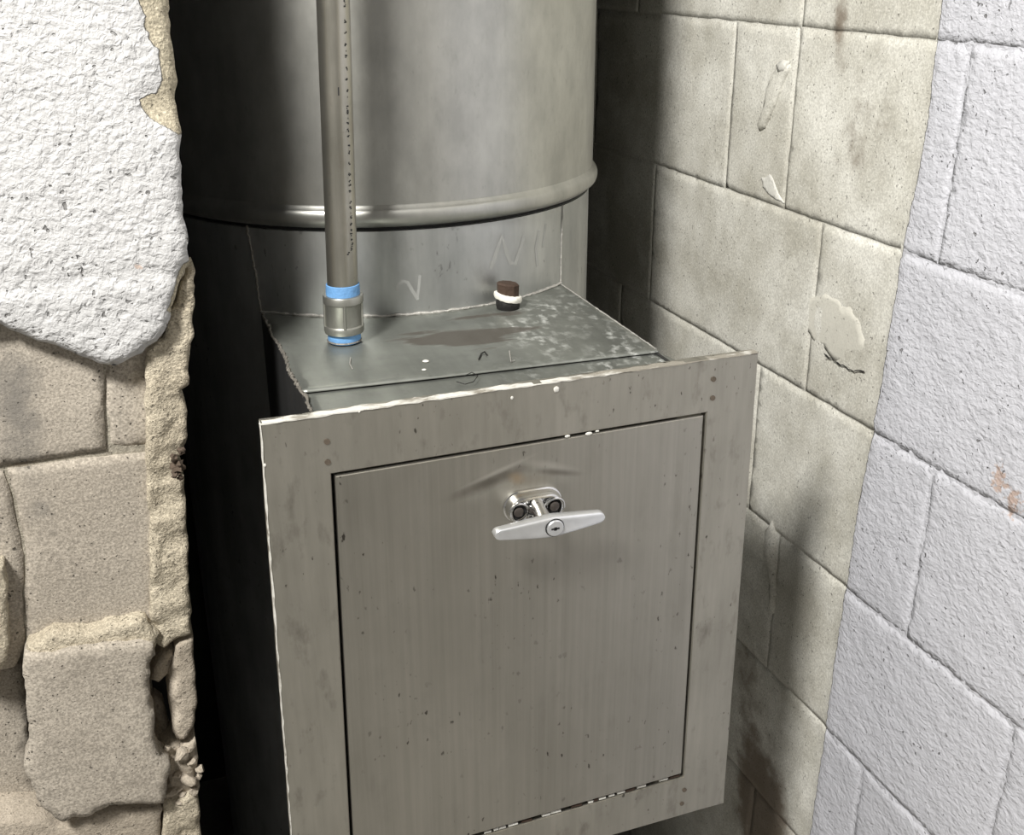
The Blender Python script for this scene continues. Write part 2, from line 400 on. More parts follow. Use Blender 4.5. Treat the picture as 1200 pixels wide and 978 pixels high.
# vertical joints measured in the photograph, course by course (None: ordinary half bond)
vj = {0: .28, 1: .424, 2: .205, 3: .301, 4: .225, 5: .42, -1: .205, -2: .42, 6: .225}
g = .0008
for k in range(-2, 7):
    zt = J0 - CH * (k - 1); zb = zt - CH
    y0 = vj.get(k, .3); js = [y0 + .4064 * i for i in range(-4, 4)]
    if k == 1: js = [y - .006 for y in js] + [.282]
    if k == 3: js = js + [-.0244]; js.remove(js[3]) if abs(js[3] + .105) < .02 else None
    js = sorted(j for j in js if -.95 < j < .93); js = [-1.0] + js + [.985]
    for a, b in zip(js[:-1], js[1:]):
        seen = b > -.7
        slab('block', [(a + g, zb + g), (b - g, zb + g), (b - g, zt - g), (a + g, zt - g)], placeR, .02, wall_r, M_right,
             amp=.0014, freq=12, edge=.009, edgeh=.0008, jag=.0006, step=(.008 if b > -.32 and k < 6 else .012) if seen else .04, rimstep=.008 if seen else .04,
             seed=200, hfun=R_h, attrs={'paint': R_paint, 'dirt': R_dirt, 'rust': R_rust})
mq = [(-1.0, -1.15), (.985, -1.15), (.985, .88), (-1.0, .88)]
slab('mortar', mq, lambda u, v, h: (xw(u) + .0010 - h, u, v), .01, wall_r, M_right, amp=.0014, freq=12, edge=0, jag=0, step=.009, seed=200,
     hfun=lambda Q: R_h(Q) + .00025 * np.clip((yb(Q[:, 1]) - Q[:, 0]) / .004, 0, 1), attrs={'paint': R_paint, 'dirt': R_dirt, 'rust': R_rust})
bm = bmesh.new(); add_box(bm, XW0 + .022, XW0 + .12, -2.2, .999, ZF, ZC); obj('core', bm, M_mortar, wall_r, smooth=False)
def rpoly(px): return [(atR(*q)[1], atR(*q)[2]) for q in px]
zero = lambda Q: np.zeros(len(Q)); neg = lambda Q: np.full(len(Q), -1.0)
A0 = {'paint': neg, 'dirt': zero, 'rust': zero}
slab('mortar_patch', rpoly([(925, 356), (940, 347), (965, 346), (985, 352), (998, 366), (1010, 388), (1018, 405), (1020, 425), (1004, 433), (975, 420), (955, 400), (936, 376)]),
     lambda u, v, h: (xw(u) - .0001 - h, u, v), .003, wall_r, M_patch, amp=.0008, freq=14, edge=.0003, jag=.004, step=.008, seed=31, attrs=A0, label='smooth grey beige mortar patch')
slab('mortar_drip', rpoly([(915, 74), (924, 72), (927, 80), (918, 100), (912, 118), (905, 134), (898, 150), (891, 153), (889, 146), (896, 126), (899, 106), (903, 92)]),
     lambda u, v, h: (xw(u) - .005 - h, u, v), .007, wall_r, M_right, amp=.0015, freq=80, edge=.004, jag=.0012, step=.005, seed=32, attrs=A0)
slab('mortar_drip', rpoly([(898, 622), (906, 610), (909, 625), (907, 650), (910, 690), (907, 720), (902, 710), (903, 680), (897, 650)]),
     lambda u, v, h: (xw(u) - .005 - h, u, v), .007, wall_r, M_right, amp=.0015, freq=80, edge=.004, jag=.0012, step=.006, seed=33, attrs=A0)
slab('paint_chip', rpoly([(892, 207), (902, 204), (908, 214), (913, 226), (918, 236), (909, 234), (900, 228), (894, 220)]),
     lambda u, v, h: (xw(u) - .0008 - h, u, v), .003, wall_r, M_wpaint, amp=.0003, freq=90, edge=.0004, jag=.0016, step=.003, seed=34, label='white splash of paint')
slab('paint_chip', rpoly([(914, 76), (921, 70), (927, 72), (923, 82), (916, 85)]),
     lambda u, v, h: (xw(u) - .006 - h, u, v), .005, wall_r, M_wpaint, amp=.0006, freq=90, edge=.0015, jag=.001, step=.005, seed=35, label='white splash of paint')
def wall_crack(px, w, seed):
    P = [atR(*q) for q in px]; bm = bmesh.new(); rn = random.Random(seed); pts = []
    for a, b in zip(P[:-1], P[1:]):
        n = max(1, int(np.linalg.norm(b - a) / .004))
        for i in range(n): q = a + (b - a) * i / n; pts.append((xw(q[1]) - .003, q[1] + rn.uniform(-1, 1) * .0012, q[2] + rn.uniform(-1, 1) * .0012))
    add_tube(bm, pts, [w * rn.uniform(.4, 1) for _ in pts], 5); obj('crack', bm, M_black, wall_r)
wall_crack([(968, 414), (985, 425), (1000, 433), (1018, 436)], .0009, 3)

# ------------------------------------------------------------------ left wall: broken shell, blocks behind it
wall_l = empty('wall_left', (-.45, .15, ZF), kind='structure')
def lpoly(px, Y): return [(at(x, y, Y)[0], at(x, y, Y)[2]) for x, y in px]
def placeL(Y): return lambda u, v, h: (u, Y - h, v)
def lg(Q, Y, pts):
    r = np.zeros(len(Q))
    for (px, py, su, sv, a) in pts:
        c = at(px, py, Y); r += a * np.exp(-((Q[:, 0] - c[0]) / su) ** 2 - ((Q[:, 1] - c[2]) / sv) ** 2)
    return r
YS = .104
shell_px = [(0, 381), (22, 390), (45, 399), (70, 407), (95, 416), (118, 425), (135, 428), (150, 422), (168, 411), (184, 401), (194, 382), (203, 358), (210, 336), (217, 316), (223, 312),
            (219, 280), (214, 230), (212, 165), (208, 120), (204, 62), (199, 30), (196, 0)]
sp = lpoly(shell_px, YS)
shell = [(-1.6, sp[0][1] + .03), (-.62, sp[0][1] + .005)] + sp + [(-.262, .5), (-.258, .80), (-.258, 1.05), (-1.6, 1.05)]
chipA = np.array(lpoly([(156, -12), (174, 20), (167, 38), (178, 48), (187, 62), (191, 88), (184, 108), (166, 116), (168, 130), (180, 142), (196, 150), (215, 160), (228, 60), (225, -12)], YS))
chipB = np.array(lpoly([(236, 300), (214, 312), (205, 335), (201, 350), (196, 366), (230, 380)], YS))
def L_paint(Q):
    d = np.where(inside(Q, chipA), -1, 1) * dist_poly(Q, chipA); e = np.where(inside(Q, chipB), -1, 1) * dist_poly(Q, chipB)
    return np.minimum(d, e) + .0035 * fbm(Q[:, 0], Q[:, 1], 60, 4)
ridge = at(100, 350, YS)[2]
def L_h(Q):
    pm = L_paint(Q); lowf = .0022 * np.exp(-((Q[:, 1] - ridge - .004) / .005) ** 2) - .002 * np.exp(-((Q[:, 1] - ridge - .016) / .006) ** 2)
    return np.clip(pm / .004, 0, 1) * .003 - np.clip(-pm / .012, 0, 1) * .003 + lowf + .0022 * fbm(Q[:, 0], Q[:, 1], 50, 6, 3)
# the shell: fine mesh only where it is in view
slab('face_shell', [(-.60, sp[0][1] + .004)] + sp + [(-.262, .42), (-.60, .42)], placeL(YS), .03, wall_l, M_white, amp=.0025, freq=9, edge=.005, jag=.0016, step=.0075, rimstep=.003, seed=41,
     hfun=L_h, attrs={'paint': L_paint, 'dirt': zero, 'rust': lambda Q: lg(Q, YS, [(116, 326, .006, .004, 1.0), (160, 310, .008, .005, .8), (75, 290, .006, .006, .3)])},
     label='white painted face shell with a ragged broken lower edge')
slab('face_shell', [(-1.6, .09), (-.603, .09), (-.603, .42), (-.262, .42), (-.258, 1.05), (-1.6, 1.05)], placeL(YS), .03, wall_l, M_white, amp=.0025, freq=9, edge=0, jag=0, step=.05, seed=42,
     attrs={'paint': lambda Q: np.ones(len(Q)), 'dirt': zero, 'rust': zero})
soot = lambda Y: {'dirt': lambda Q: lg(Q, Y, [(15, 450, .03, .05, .75), (20, 530, .03, .04, .5), (50, 600, .025, .03, .45), (20, 690, .02, .03, .3)]) - .05, 'paint': neg, 'rust': zero}
YR = .122
def rblock(px, seed, Y=YR, mat=M_left, amp=.0010, edge=.0018, jag=.0007, name='block', thick=.05, step=.009, hf=None, tilt=None, **kw):
    P = lpoly(px, Y); c = np.mean(P, 0)
    def hfun(Q):
        h = np.zeros(len(Q))
        if tilt: h += (Q[:, 0] - c[0]) * tilt[0] + (Q[:, 1] - c[1]) * tilt[1]
        if hf: h += hf(Q)
        return h
    return slab(name, P, placeL(Y), thick, wall_l, mat, amp=amp, freq=24, edge=edge, jag=jag, step=step, rimstep=min(.004, step), seed=seed, hfun=hfun, attrs=soot(Y), **kw)
rblock([(-60, 320), (117, 320), (120, 430), (124, 527), (60, 537), (0, 546), (-60, 555)], 51)
rblock([(119, 320), (190, 320), (190, 440), (187, 521), (150, 524), (126, 527), (122, 440)], 52, Y=YR + .003)
rblock([(30, 548), (100, 538), (168, 531), (187, 530), (188, 640), (188, 732), (150, 738), (110, 746), (60, 752), (33, 757), (29, 700), (31, 650), (24, 615), (18, 585), (8, 551)], 53)
rblock([(-60, 562), (4, 552), (14, 585), (20, 615), (28, 650), (26, 700), (30, 757), (16, 782), (-60, 800)], 54, Y=YR + .002)
rblock([(-60, 660), (3, 664), (7, 700), (10, 740), (8, 775), (2, 786), (-60, 790)], 55, Y=YR - .018, mat=M_break, amp=.003, jag=.002, name='block_fragment', step=.006)
rblock([(-60, 790), (26, 778), (31, 830), (34, 880), (50, 940), (0, 960), (-60, 965)], 56, Y=YR + .035, amp=.001)
# lower shell fragment standing proud, rough along its top
def frag_h(Q):
    zt = at(100, 752, .095)[2]; return -.014 * np.clip((Q[:, 1] - zt + .018 + .03 * fbm(Q[:, 0], Q[:, 1], 40, 12)) / .012, 0, 1) * (1 + .8 * fbm(Q[:, 0], Q[:, 1], 120, 14))
rblock([(29, 768), (60, 765), (110, 758), (165, 752), (181, 756), (184, 768), (176, 782), (173, 800), (176, 822), (182, 845), (181, 868), (188, 885), (198, 898), (196, 925), (192, 943), (160, 944), (128, 946),
        (103, 956), (76, 963), (62, 956), (50, 944), (42, 926), (31, 912), (29, 890), (33, 850), (29, 820), (26, 792)], 57, Y=.098, mat=M_left, amp=.0012, edge=.0028, jag=.0022, name='face_shell', thick=.028, step=.006,
       label='torn fragment of block face shell')
rblock([(30, 758), (62, 742), (100, 741), (128, 734), (172, 729), (186, 748), (182, 765), (150, 772), (108, 778), (78, 790), (50, 800), (30, 790)], 58, Y=.105, mat=M_break, amp=.006, edge=.008, jag=.003,
       name='mortar_bed', thick=.035, step=.004)
# broken web of the block, one ragged stone per course
web = [([(218, 318), (227, 316), (228, 350), (226, 390), (222, 430), (221, 454), (212, 459), (215, 472), (220, 484), (221, 510), (216, 530), (208, 540), (207, 558), (216, 560), (219, 600), (221, 660), (223, 710), (225, 744), (208, 752), (194, 762), (180, 752),
         (177, 735), (176, 640), (173, 560), (170, 530), (171, 470), (170, 440), (172, 412), (192, 398), (206, 360)], 61),
       ([(192, 942), (196, 940), (212, 936), (232, 926), (234, 960), (238, 1010), (190, 1010)], 65)]
def web_h(Q): return .006 * fbm(Q[:, 0], Q[:, 1], 45, 33, 3) * 2
for px, sd in web: rblock(px, sd, Y=.1155, mat=M_break, amp=.003, edge=.003, jag=.0016, name='broken_web', thick=.05, step=.0034, hf=web_h)
rblock([(-60, 320), (176, 320), (180, 400), (186, 480), (186, 735), (150, 737), (60, 751), (-60, 770)], 67, Y=.1262, mat=M_mortar, amp=.0006, edge=0, jag=0, name='mortar', thick=.02, step=.012)
rblock([(-60, 966), (40, 958), (76, 968), (104, 960), (130, 950), (188, 948), (191, 1010), (-60, 1010)], 66, Y=.115, mat=M_rubble, amp=.004, jag=.002, name='mortar_bed', step=.006)
_a, _b = at(207, 770, .118), at(212, 868, .118)
def stone_x(z): return np.interp(-z, [-_a[2], -_b[2]], [_a[0], _b[0]]) + .003 * np.sin(z * 160)
# cavity with loose stones
rblock([(207, 758), (225, 746), (227, 775), (229, 800), (232, 815), (228, 835), (228, 852), (219, 864), (209, 873), (203, 862), (199, 830), (198, 795), (204, 775)], 71, Y=.118, mat=M_rubble, amp=.0012, edge=.002, jag=.0012,
       name='stone', thick=.05, step=.003, hf=lambda Q: -np.maximum((stone_x(Q[:, 1]) - Q[:, 0]) * 1.1, (Q[:, 0] - stone_x(Q[:, 1])) * .12))
rblock([(190, 768), (203, 762), (206, 774), (198, 794), (186, 803), (177, 798), (181, 782)], 72, Y=.128, mat=M_rubble, amp=.002, edge=.006, jag=.0012, name='stone', thick=.03, step=.004, tilt=(-.2, .2))
rblock([(180, 818), (192, 826), (200, 860), (204, 874), (192, 878), (184, 866)], 73, Y=.150, mat=M_rubble, amp=.002, edge=.006, jag=.001, name='stone', thick=.02, step=.005)
rn = random.Random(8)
rblock([(190, 880), (200, 872), (214, 876), (230, 866), (233, 885), (231, 905), (233, 925), (233, 944), (214, 946), (192, 946), (196, 915)], 74, Y=.121, mat=M_rubble, amp=.004, edge=.004, jag=.0022, name='mortar_rubble', thick=.04, step=.0032, hf=lambda Q: .010 * fbm(Q[:, 0], Q[:, 1], 60, 91, 3))
for i, (px, py, r) in enumerate([(199, 893, .007), (212, 884, .010), (225, 893, .0075), (207, 908, .0055), (219, 911, .009), (203, 927, .008), (214, 930, .0045), (226, 926, .006), (196, 876, .0045), (224, 878, .005),
                                 (234, 900, .0058), (233, 909, .0044), (209, 940, .005)]):
    bm = bmesh.new(); bmesh.ops.create_icosphere(bm, subdivisions=3, radius=1.0); c = at(px, py, .119 - .003 * rn.random())
    ax = Vector((rn.uniform(-1, 1), rn.uniform(-1, 1), rn.uniform(-1, 1))).normalized(); sc = Vector((rn.uniform(.8, 1.5), rn.uniform(.6, 1), rn.uniform(.6, 1.1)))
    pl = [(Vector((rn.gauss(0, 1), rn.gauss(0, 1), rn.gauss(0, 1))).normalized(), rn.uniform(.5, .85)) for _ in range(9)]
    for v in bm.verts:
        q = v.co.copy()
        for n_, d_ in pl:
            t_ = q.dot(n_) - d_
            if t_ > 0: q -= n_ * t_
        v.co = Matrix.Rotation(i * 1.3, 3, ax) @ Vector((q.x * sc.x, q.y * sc.y, q.z * sc.z)) * r + Vector(c)
    obj('rubble', bm, M_rubble, wall_l, angle=25)
for i, (px, py, r) in enumerate([(204, 536, .004), (209, 546, .005), (206, 555, .0035), (212, 528, .003), (203, 546, .003), (211, 560, .0025)]):
    bm = bmesh.new(); bmesh.ops.create_icosphere(bm, subdivisions=2, radius=r); c = at(px, py, .104)
    for v in bm.verts: v.co = v.co * (1 + .5 * rn.uniform(-1, 1)) + Vector(c)
    obj('crumb', bm, M_crumb, wall_l, label='dark brown crumb of debris')
# body of the wall behind the visible pieces, and its plain continuation out of the picture
bm = bmesh.new(); add_box(bm, -1.6, -.345, .166, .26, ZF, 1.05); obj('core', bm, M_mortar, wall_l, smooth=False)
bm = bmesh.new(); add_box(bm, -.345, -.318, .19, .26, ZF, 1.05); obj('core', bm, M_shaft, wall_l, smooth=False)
bm = bmesh.new(); add_box(bm, -1.6, -.62, .10, .165, ZF, .10); obj('block', bm, M_left, wall_l, smooth=False)
bm = bmesh.new(); add_box(bm, -.62, -.318, .115, .165, ZF, -.60); obj('block', bm, M_left, wall_l, smooth=False)
bm = bmesh.new(); add_box(bm, -1.6, -.32, .118, .26, 1.06, ZC); obj('block', bm, M_mortar, wall_l, smooth=False)

# ------------------------------------------------------------------ the metal chute
CX, CY = -.0123, .503
chute = empty('metal_chute', (CX, CY, ZF), 'tall round galvanised steel chute with a square steel intake door, standing in the broken opening', 'chute')
RU, RB, RS = .2655, .2705, .2615
bm = bmesh.new(); add_lathe(bm, [(RU, .1135), (RU, ZC)], CX, CY, 160); obj('chute_pipe', bm, M_galv, chute)
bm = bmesh.new()
prof = [(RU, .1150), (RU + .0012, .1138)] + [(RU + .0010 + .0052 * math.sin(a), .1035 + .0085 * math.cos(a)) for a in [math.pi * i / 12 for i in range(1, 12)]] + [(RU - .001, .0925), (RS - .006, .0925)]
add_lathe(bm, prof, CX, CY, 160); obj('swaged_bead', bm, M_galv, chute, angle=60)
bm = bmesh.new(); add_lathe(bm, [(RS - .004, .0882), (RS, .0874), (RS, ZF)], CX, CY, 160); obj('collar', bm, M_collar, chute)
bm = bmesh.new(); add_lathe(bm, [(RS - .003, .100), (RS - .003, .080)], CX, CY, 96); obj('bead_shade_ring', bm, M_black, chute)  # black ring painted for the shade under the bead
# intake throat
XL, XR, ZP = -.186, .152, -.002
def cyl_y(x, r=RS): return CY - math.sqrt(max(r * r - (x - CX) ** 2, 0))
def cyl_yv(x): return CY - np.sqrt(np.maximum(RS * RS - (x - CX) ** 2, 0))
def plate_attr(Q):
    c = np.zeros(len(Q))
    for (px, py, su, sv, a) in [(545, 392, .075, .014, .80), (560, 400, .05, .012, .5), (500, 388, .04, .007, .4), (545, 372, .035, .009, .5), (600, 366, .022, .016, .35), (575, 408, .03, .006, .4)]:
        w = atZ(px, py, ZP); c += a * np.exp(-((Q[:, 0] - w[0]) / su) ** 2 - ((Q[:, 1] - w[1]) / sv) ** 2)
    return c * 2.3 - .15
YP0 = .056
nx = 40; arc = [(XL + (XR - XL) * i / nx) for i in range(nx + 1)]
plate_poly = [(XL + .001, YP0 + .004), (-.06, YP0 - .001), (.05, YP0 - .003), (XR, YP0 - .006)] + [(x, cyl_y(x) + .004) for x in reversed(arc)]
slab('top_plate', plate_poly, lambda u, v, h: (u, v, ZP + h), .0015, chute, M_plate, amp=.0009, freq=7, edge=0, jag=0, step=.009, seed=81,
     attrs={'dirt': plate_attr, 'white': lambda Q: np.clip((Q[:, 0] + .03) / .10, 0.06, 1) + .7 * np.exp(-((cyl_yv(Q[:, 0]) - Q[:, 1]) / .010) ** 2)})
slab('top_strip', [(XL + .002, .002), (XR + .012, .002), (XR + .001, YP0 + .01), (XL + .002, YP0 + .012)], lambda u, v, h: (u, v, ZP - .0032 + h), .0015, chute, M_plate, amp=.0004, freq=9, edge=0, jag=0, step=.012, seed=82,
     attrs={'dirt': lambda Q: np.zeros(len(Q)), 'white': lambda Q: np.clip((Q[:, 0] + .05) / .12, 0.15, 1)})
for x, sgn in ((XL, 1), (XR - .003, 1)):
    bm = bmesh.new(); ye = cyl_y(x) + .01; add_box(bm, x, x + .003, .008, ye, -.515, ZP - .002); obj('side_panel', bm, M_throat_shade, chute, smooth=False)
bm = bmesh.new(); add_box(bm, XL, XR, .008, .28, -.518, -.515); obj('bottom_panel', bm, M_throat_shade, chute, smooth=False)
bm = bmesh.new(); add_box(bm, XL - .003, XR + .003, .013, .016, -.514, ZP - .008); obj('gap_shade_sheet', bm, M_black, chute, smooth=False)  # black sheet standing in for the shade behind the door gaps
# welds
bm = bead([(x, cyl_y(x) - .0012, ZP + .001) for x in arc], .0017, 3); obj('weld_bead', bm, M_weld, chute)
bm = bead([(XL, .012, ZP), (XL + .002, .05, ZP), (XL - .002, .10, ZP + .001), (XL + .002, .16, ZP), (XL, .22, ZP), (XL + .001, cyl_y(XL), ZP)], .0015, 5, jit=.7); obj('weld_bead', bm, M_weld_dark, chute)
bm = bead([(XR, YP0, ZP), (XR, .15, ZP), (XR, cyl_y(XR), ZP)], .0009, 7, jit=.2); obj('weld_bead', bm, M_weld, chute)
bm = bead([(XL + .0, cyl_y(XL) - .001, ZP), (XL - .002, cyl_y(XL - .002) - .001, .045), (XL - .006, cyl_y(XL - .006) - .001, .09)], .0012, 9, jit=.7); obj('weld_bead', bm, M_weld_dark, chute)
bm = bead([(XR, cyl_y(XR) - .0006, ZP), (XR, cyl_y(XR) - .0006, .045), (XR + .002, cyl_y(XR + .002) - .0006, .088)], .0009, 10, jit=.2); obj('weld_bead', bm, M_weld, chute)
# chalky scribbles on the collar
def on_collar(px, py):
    d = ray(px, py); a = d[0] ** 2 + d[1] ** 2; w = CP[:2] - np.array([CX, CY]); b = 2 * (w @ d[:2]); c = w @ w - (RS + .0002) ** 2
    return CP + (-b - math.sqrt(b * b - 4 * a * c)) / (2 * a) * d
M_chalk = plain('chalk_smear', (.45, .455, .44), .6, .66)
for px, w in (([(465, 341), (466, 334), (472, 329), (478, 331), (483, 340), (490, 351)], .0011), ([(492, 322), (491, 335), (489, 351)], .0009),
              ([(575, 315), (583, 292), (588, 277), (592, 290), (598, 308), (604, 309), (612, 285), (614, 276)], .0016), ([(632, 270), (628, 290), (630, 312)], .0012), ([(640, 262), (636, 290)], .001)):
    P = [Vector(on_collar(*q)) for q in px]; V = []; Fc = []
    for i, p in enumerate(P):
        t = (P[min(i + 1, len(P) - 1)] - P[max(i - 1, 0)]).normalized(); n = Vector((p.x - CX, p.y - CY, 0)).normalized(); s = t.cross(n).normalized() * w
        V += [p + s * 1.7, p - s * 1.7]
        if i: Fc.append((2 * i - 2, 2 * i - 1, 2 * i + 1, 2 * i))
    mesh_obj('chalk_mark', V, Fc, M_chalk, chute)
# frame: one folded sheet with a square hole
def X2(px, py): q = at(px, py, 0); return (q[0], q[2])
OTL, OTR, OBR = X2(305, 497), X2(889, 413), X2(848, 941); OBL = (-.2390, -.5365)
ITL, ITR, IBR = X2(388, 555), X2(828, 483), X2(801, 910); IBL = (-.1826, -.4905)
frame = empty('frame', tuple(Vector((0, 0, -.536)) - Vector((CX, CY, ZF)))); frame.parent = chute
N = 14
def edge_pts(a, b): return [(a[0] + (b[0] - a[0]) * i / N, a[1] + (b[1] - a[1]) * i / N) for i in range(N)]
O = edge_pts(OTL, OTR) + edge_pts(OTR, OBR) + edge_pts(OBR, OBL) + edge_pts(OBL, OTL)
I = edge_pts(ITL, ITR) + edge_pts(ITR, IBR) + edge_pts(IBR, IBL) + edge_pts(IBL, ITL)
bm = bmesh.new(); m = len(O); T = .011
rn = random.Random(2)
Oj = [(x + rn.uniform(-1, 1) * .0004, z + rn.uniform(-1, 1) * .0004) for x, z in O]
of_ = [bm.verts.new((x, 0.0, z)) for x, z in Oj]; ob = [bm.verts.new((x, T, z)) for x, z in Oj]
if_ = [bm.verts.new((x, 0.0, z)) for x, z in I]; ib = [bm.verts.new((x, T, z)) for x, z in I]
for i in range(m):
    j = (i + 1) % m
    bm.faces.new((of_[i], of_[j], if_[j], if_[i])); bm.faces.new((ob[j], ob[i], ib[i], ib[j]))
    bm.faces.new((of_[j], of_[i], ob[i], ob[j])); bm.faces.new((if_[i], if_[j], ib[j], ib[i]))
bmesh.ops.recalc_face_normals(bm, faces=bm.faces)
bmesh.ops.bevel(bm, geom=[e for e in bm.edges if e.calc_face_angle(0) > 1.0 and abs(e.verts[0].co.y) < 1e-6 and abs(e.verts[1].co.y) < 1e-6], offset=.0008, segments=2, affect='EDGES')
fr = obj('face_plate', bm, M_frame, frame, angle=30)
def edge_strip(a, b, y0, y1, t, name, mat, seed, gap=0.0):
    pts = []; rn = random.Random(seed); n = 70; bm = bmesh.new(); pr = None
    d = Vector((b[0] - a[0], 0, b[1] - a[1])).normalized(); nrm = Vector((-d.z, 0, d.x))
    for i in range(n + 1):
        x = a[0] + (b[0] - a[0]) * i / n; z = a[1] + (b[1] - a[1]) * i / n; k = t * rn.uniform(.2, 1.2)
        y1 = rn.uniform(.0055, .0098) if gap else y1; k = k if i / n < .62 or not gap else min(k, .0002)
        p = Vector((x, 0, z)); yy = y0 - rn.uniform(0, .0008); dn = nrm * (rn.uniform(.0001, .0012))
        row = [bm.verts.new(p - dn + Vector((0, yy, 0))), bm.verts.new(p + nrm * k + Vector((0, yy, 0))), bm.verts.new(p + nrm * k + Vector((0, y1, 0))), bm.verts.new(p - nrm * .0004 + Vector((0, y1, 0)))]
        if pr:
            for q in range(4): bm.faces.new((pr[q], pr[(q + 1) % 4], row[(q + 1) % 4], row[q]))
        else: bm.faces.new(row)
        pr = row
    bm.faces.new(list(reversed(pr)))
    return obj(name, bm, mat, frame)
edge_strip(OTL, OTR, -.0003, .0095, .0006, 'paint_edge', M_wedge, 3, gap=.9)
edge_strip(OBL, OTL, -.0003, .004, .0007, 'paint_edge', M_wedge, 4)
for (px, py) in ((383, 517), (384, 541), (836, 444), (835, 466), (802, 925), (799, 941)):
    c = at(px, py, 0); bm = bmesh.new()
    r = bmesh.ops.create_circle(bm, cap_ends=True, segments=14, radius=.0026)
    bmesh.ops.extrude_face_region(bm, geom=list(bm.faces))
    bm.verts.ensure_lookup_table()
    for v in bm.verts: v.co = Vector((c[0] + v.co.x, -.0002 if v.index < 14 else -.0008, c[2] + v.co.y))
    obj('rivet', bm, M_brownspot, frame)
for (px, py, s) in ((652, 456, .0028), (310, 545, .0014), (600, 466, .0014), (421, 482, .001)):
    c = at(px, py, -.0006); bm = bmesh.new(); bmesh.ops.create_icosphere(bm, subdivisions=2, radius=s)
    for v in bm.verts: v.co = Vector((c[0] + v.co.x, c[1] + v.co.y * .35, c[2] + v.co.z * 1.15 * (1 + .2 * rn.uniform(-1, 1))))
    obj('paint_drip', bm, M_wpaint, frame, label='drop of white paint')

# door
door = empty('door', tuple(Vector((0, 0, -.49)) - Vector((CX, CY, ZF)))); door.parent = chute
DTL = (ITL[0] + .0032, ITL[1] - .0024); DTR = (ITR[0] - .0036, ITR[1] - .0024); DBR = (IBR[0] - .0036, IBR[1] + .0062); DBL = (IBL[0] + .0032, IBL[1] + .0062)
def prism(bm, poly, y0, y1, bevel=0):
    a = [bm.verts.new((x, y0, z)) for x, z in poly]; b = [bm.verts.new((x, y1, z)) for x, z in poly]; n = len(poly)
    bm.faces.new(a); bm.faces.new(list(reversed(b)))
    for i in range(n): bm.faces.new((a[(i + 1) % n], a[i], b[i], b[(i + 1) % n]))
    bmesh.ops.recalc_face_normals(bm, faces=bm.faces)
    if bevel > 0:
        es = [e for e in bm.edges if abs(e.verts[0].co.y - y0) < 1e-6 and abs(e.verts[1].co.y - y0) < 1e-6]
        bmesh.ops.bevel(bm, geom=es, offset=bevel, segments=3, affect='EDGES')
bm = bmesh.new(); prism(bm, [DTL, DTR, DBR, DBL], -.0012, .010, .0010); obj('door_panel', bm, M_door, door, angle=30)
for (px, py, s) in ((665, 511, .0017), (690, 508, .0022), (700, 505, .0012)):
    c = at(px, py, -.0014); bm = bmesh.new(); bmesh.ops.create_icosphere(bm, subdivisions=2, radius=s)
    for v in bm.verts: v.co = Vector((c[0] + v.co.x * 1.6, c[1] + v.co.y * .4, c[2] + v.co.z * .8))
    obj('paint_drip', bm, M_wpaint, door, label='drop of white paint')
# flaking sealant in the gap under the door
rn = random.Random(12); x = -.045
while x < .172:
    w = rn.uniform(.004, .012); z = IBL[1] + (IBR[1] - IBL[1]) * (x - IBL[0]) / (IBR[0] - IBL[0]) + .0028
    if rn.random() < .78:
        bm = bmesh.new(); add_box(bm, x, x + w, .0008, .007, z - rn.uniform(.0008, .0018), z + rn.uniform(.0008, .0019), .0004, 1)
        for v in bm.verts: v.co += Vector((rn.uniform(-1, 1), rn.uniform(-1, 1), rn.uniform(-1, 1))) * .0004
        obj('sealant_flake', bm, M_wpaint if rn.random() < .62 else M_rust, frame)
    x += w + rn.uniform(.0005, .004)

# T handle
HX, HZ = .0040, -.1129
def stadium(cx, cz, hw, hh, n=14):
    r = hh; P = []
    for i in range(n + 1): a = -math.pi / 2 + math.pi * i / n; P.append((cx + hw - r + r * math.cos(a), cz + r * math.sin(a)))
    for i in range(n + 1): a = math.pi / 2 + math.pi * i / n; P.append((cx - hw + r + r * math.cos(a), cz + r * math.sin(a)))
    return P
def ysolid(bm, rings):
    """rings: list of (y, poly)"""
    L = [[bm.verts.new((x, y, z)) for x, z in P] for y, P in rings]; n = len(L[0])
    for a, b in zip(L[:-1], L[1:]):
        for i in range(n): bm.faces.new((a[i], a[(i + 1) % n], b[(i + 1) % n], b[i]))
    bm.faces.new(L[0]); bm.faces.new(list(reversed(L[-1])))
bm = bmesh.new()
hw, hh = .0270, .0142
ysolid(bm, [(-.0010, stadium(HX, HZ, hw + .0012, hh + .0012)), (-.0045, stadium(HX, HZ, hw + .0012, hh + .0012)), (-.0052, stadium(HX, HZ, hw, hh)), (-.0140, stadium(HX, HZ, hw - .0006, hh - .0006)),
            (-.0160, stadium(HX, HZ, hw - .0022, hh - .0022)), (-.0162, stadium(HX, HZ, hw - .0034, hh - .0034)), (-.0125, stadium(HX, HZ, hw - .0042, hh - .0042))])
obj('handle_base', bm, M_chrome, door, angle=35)
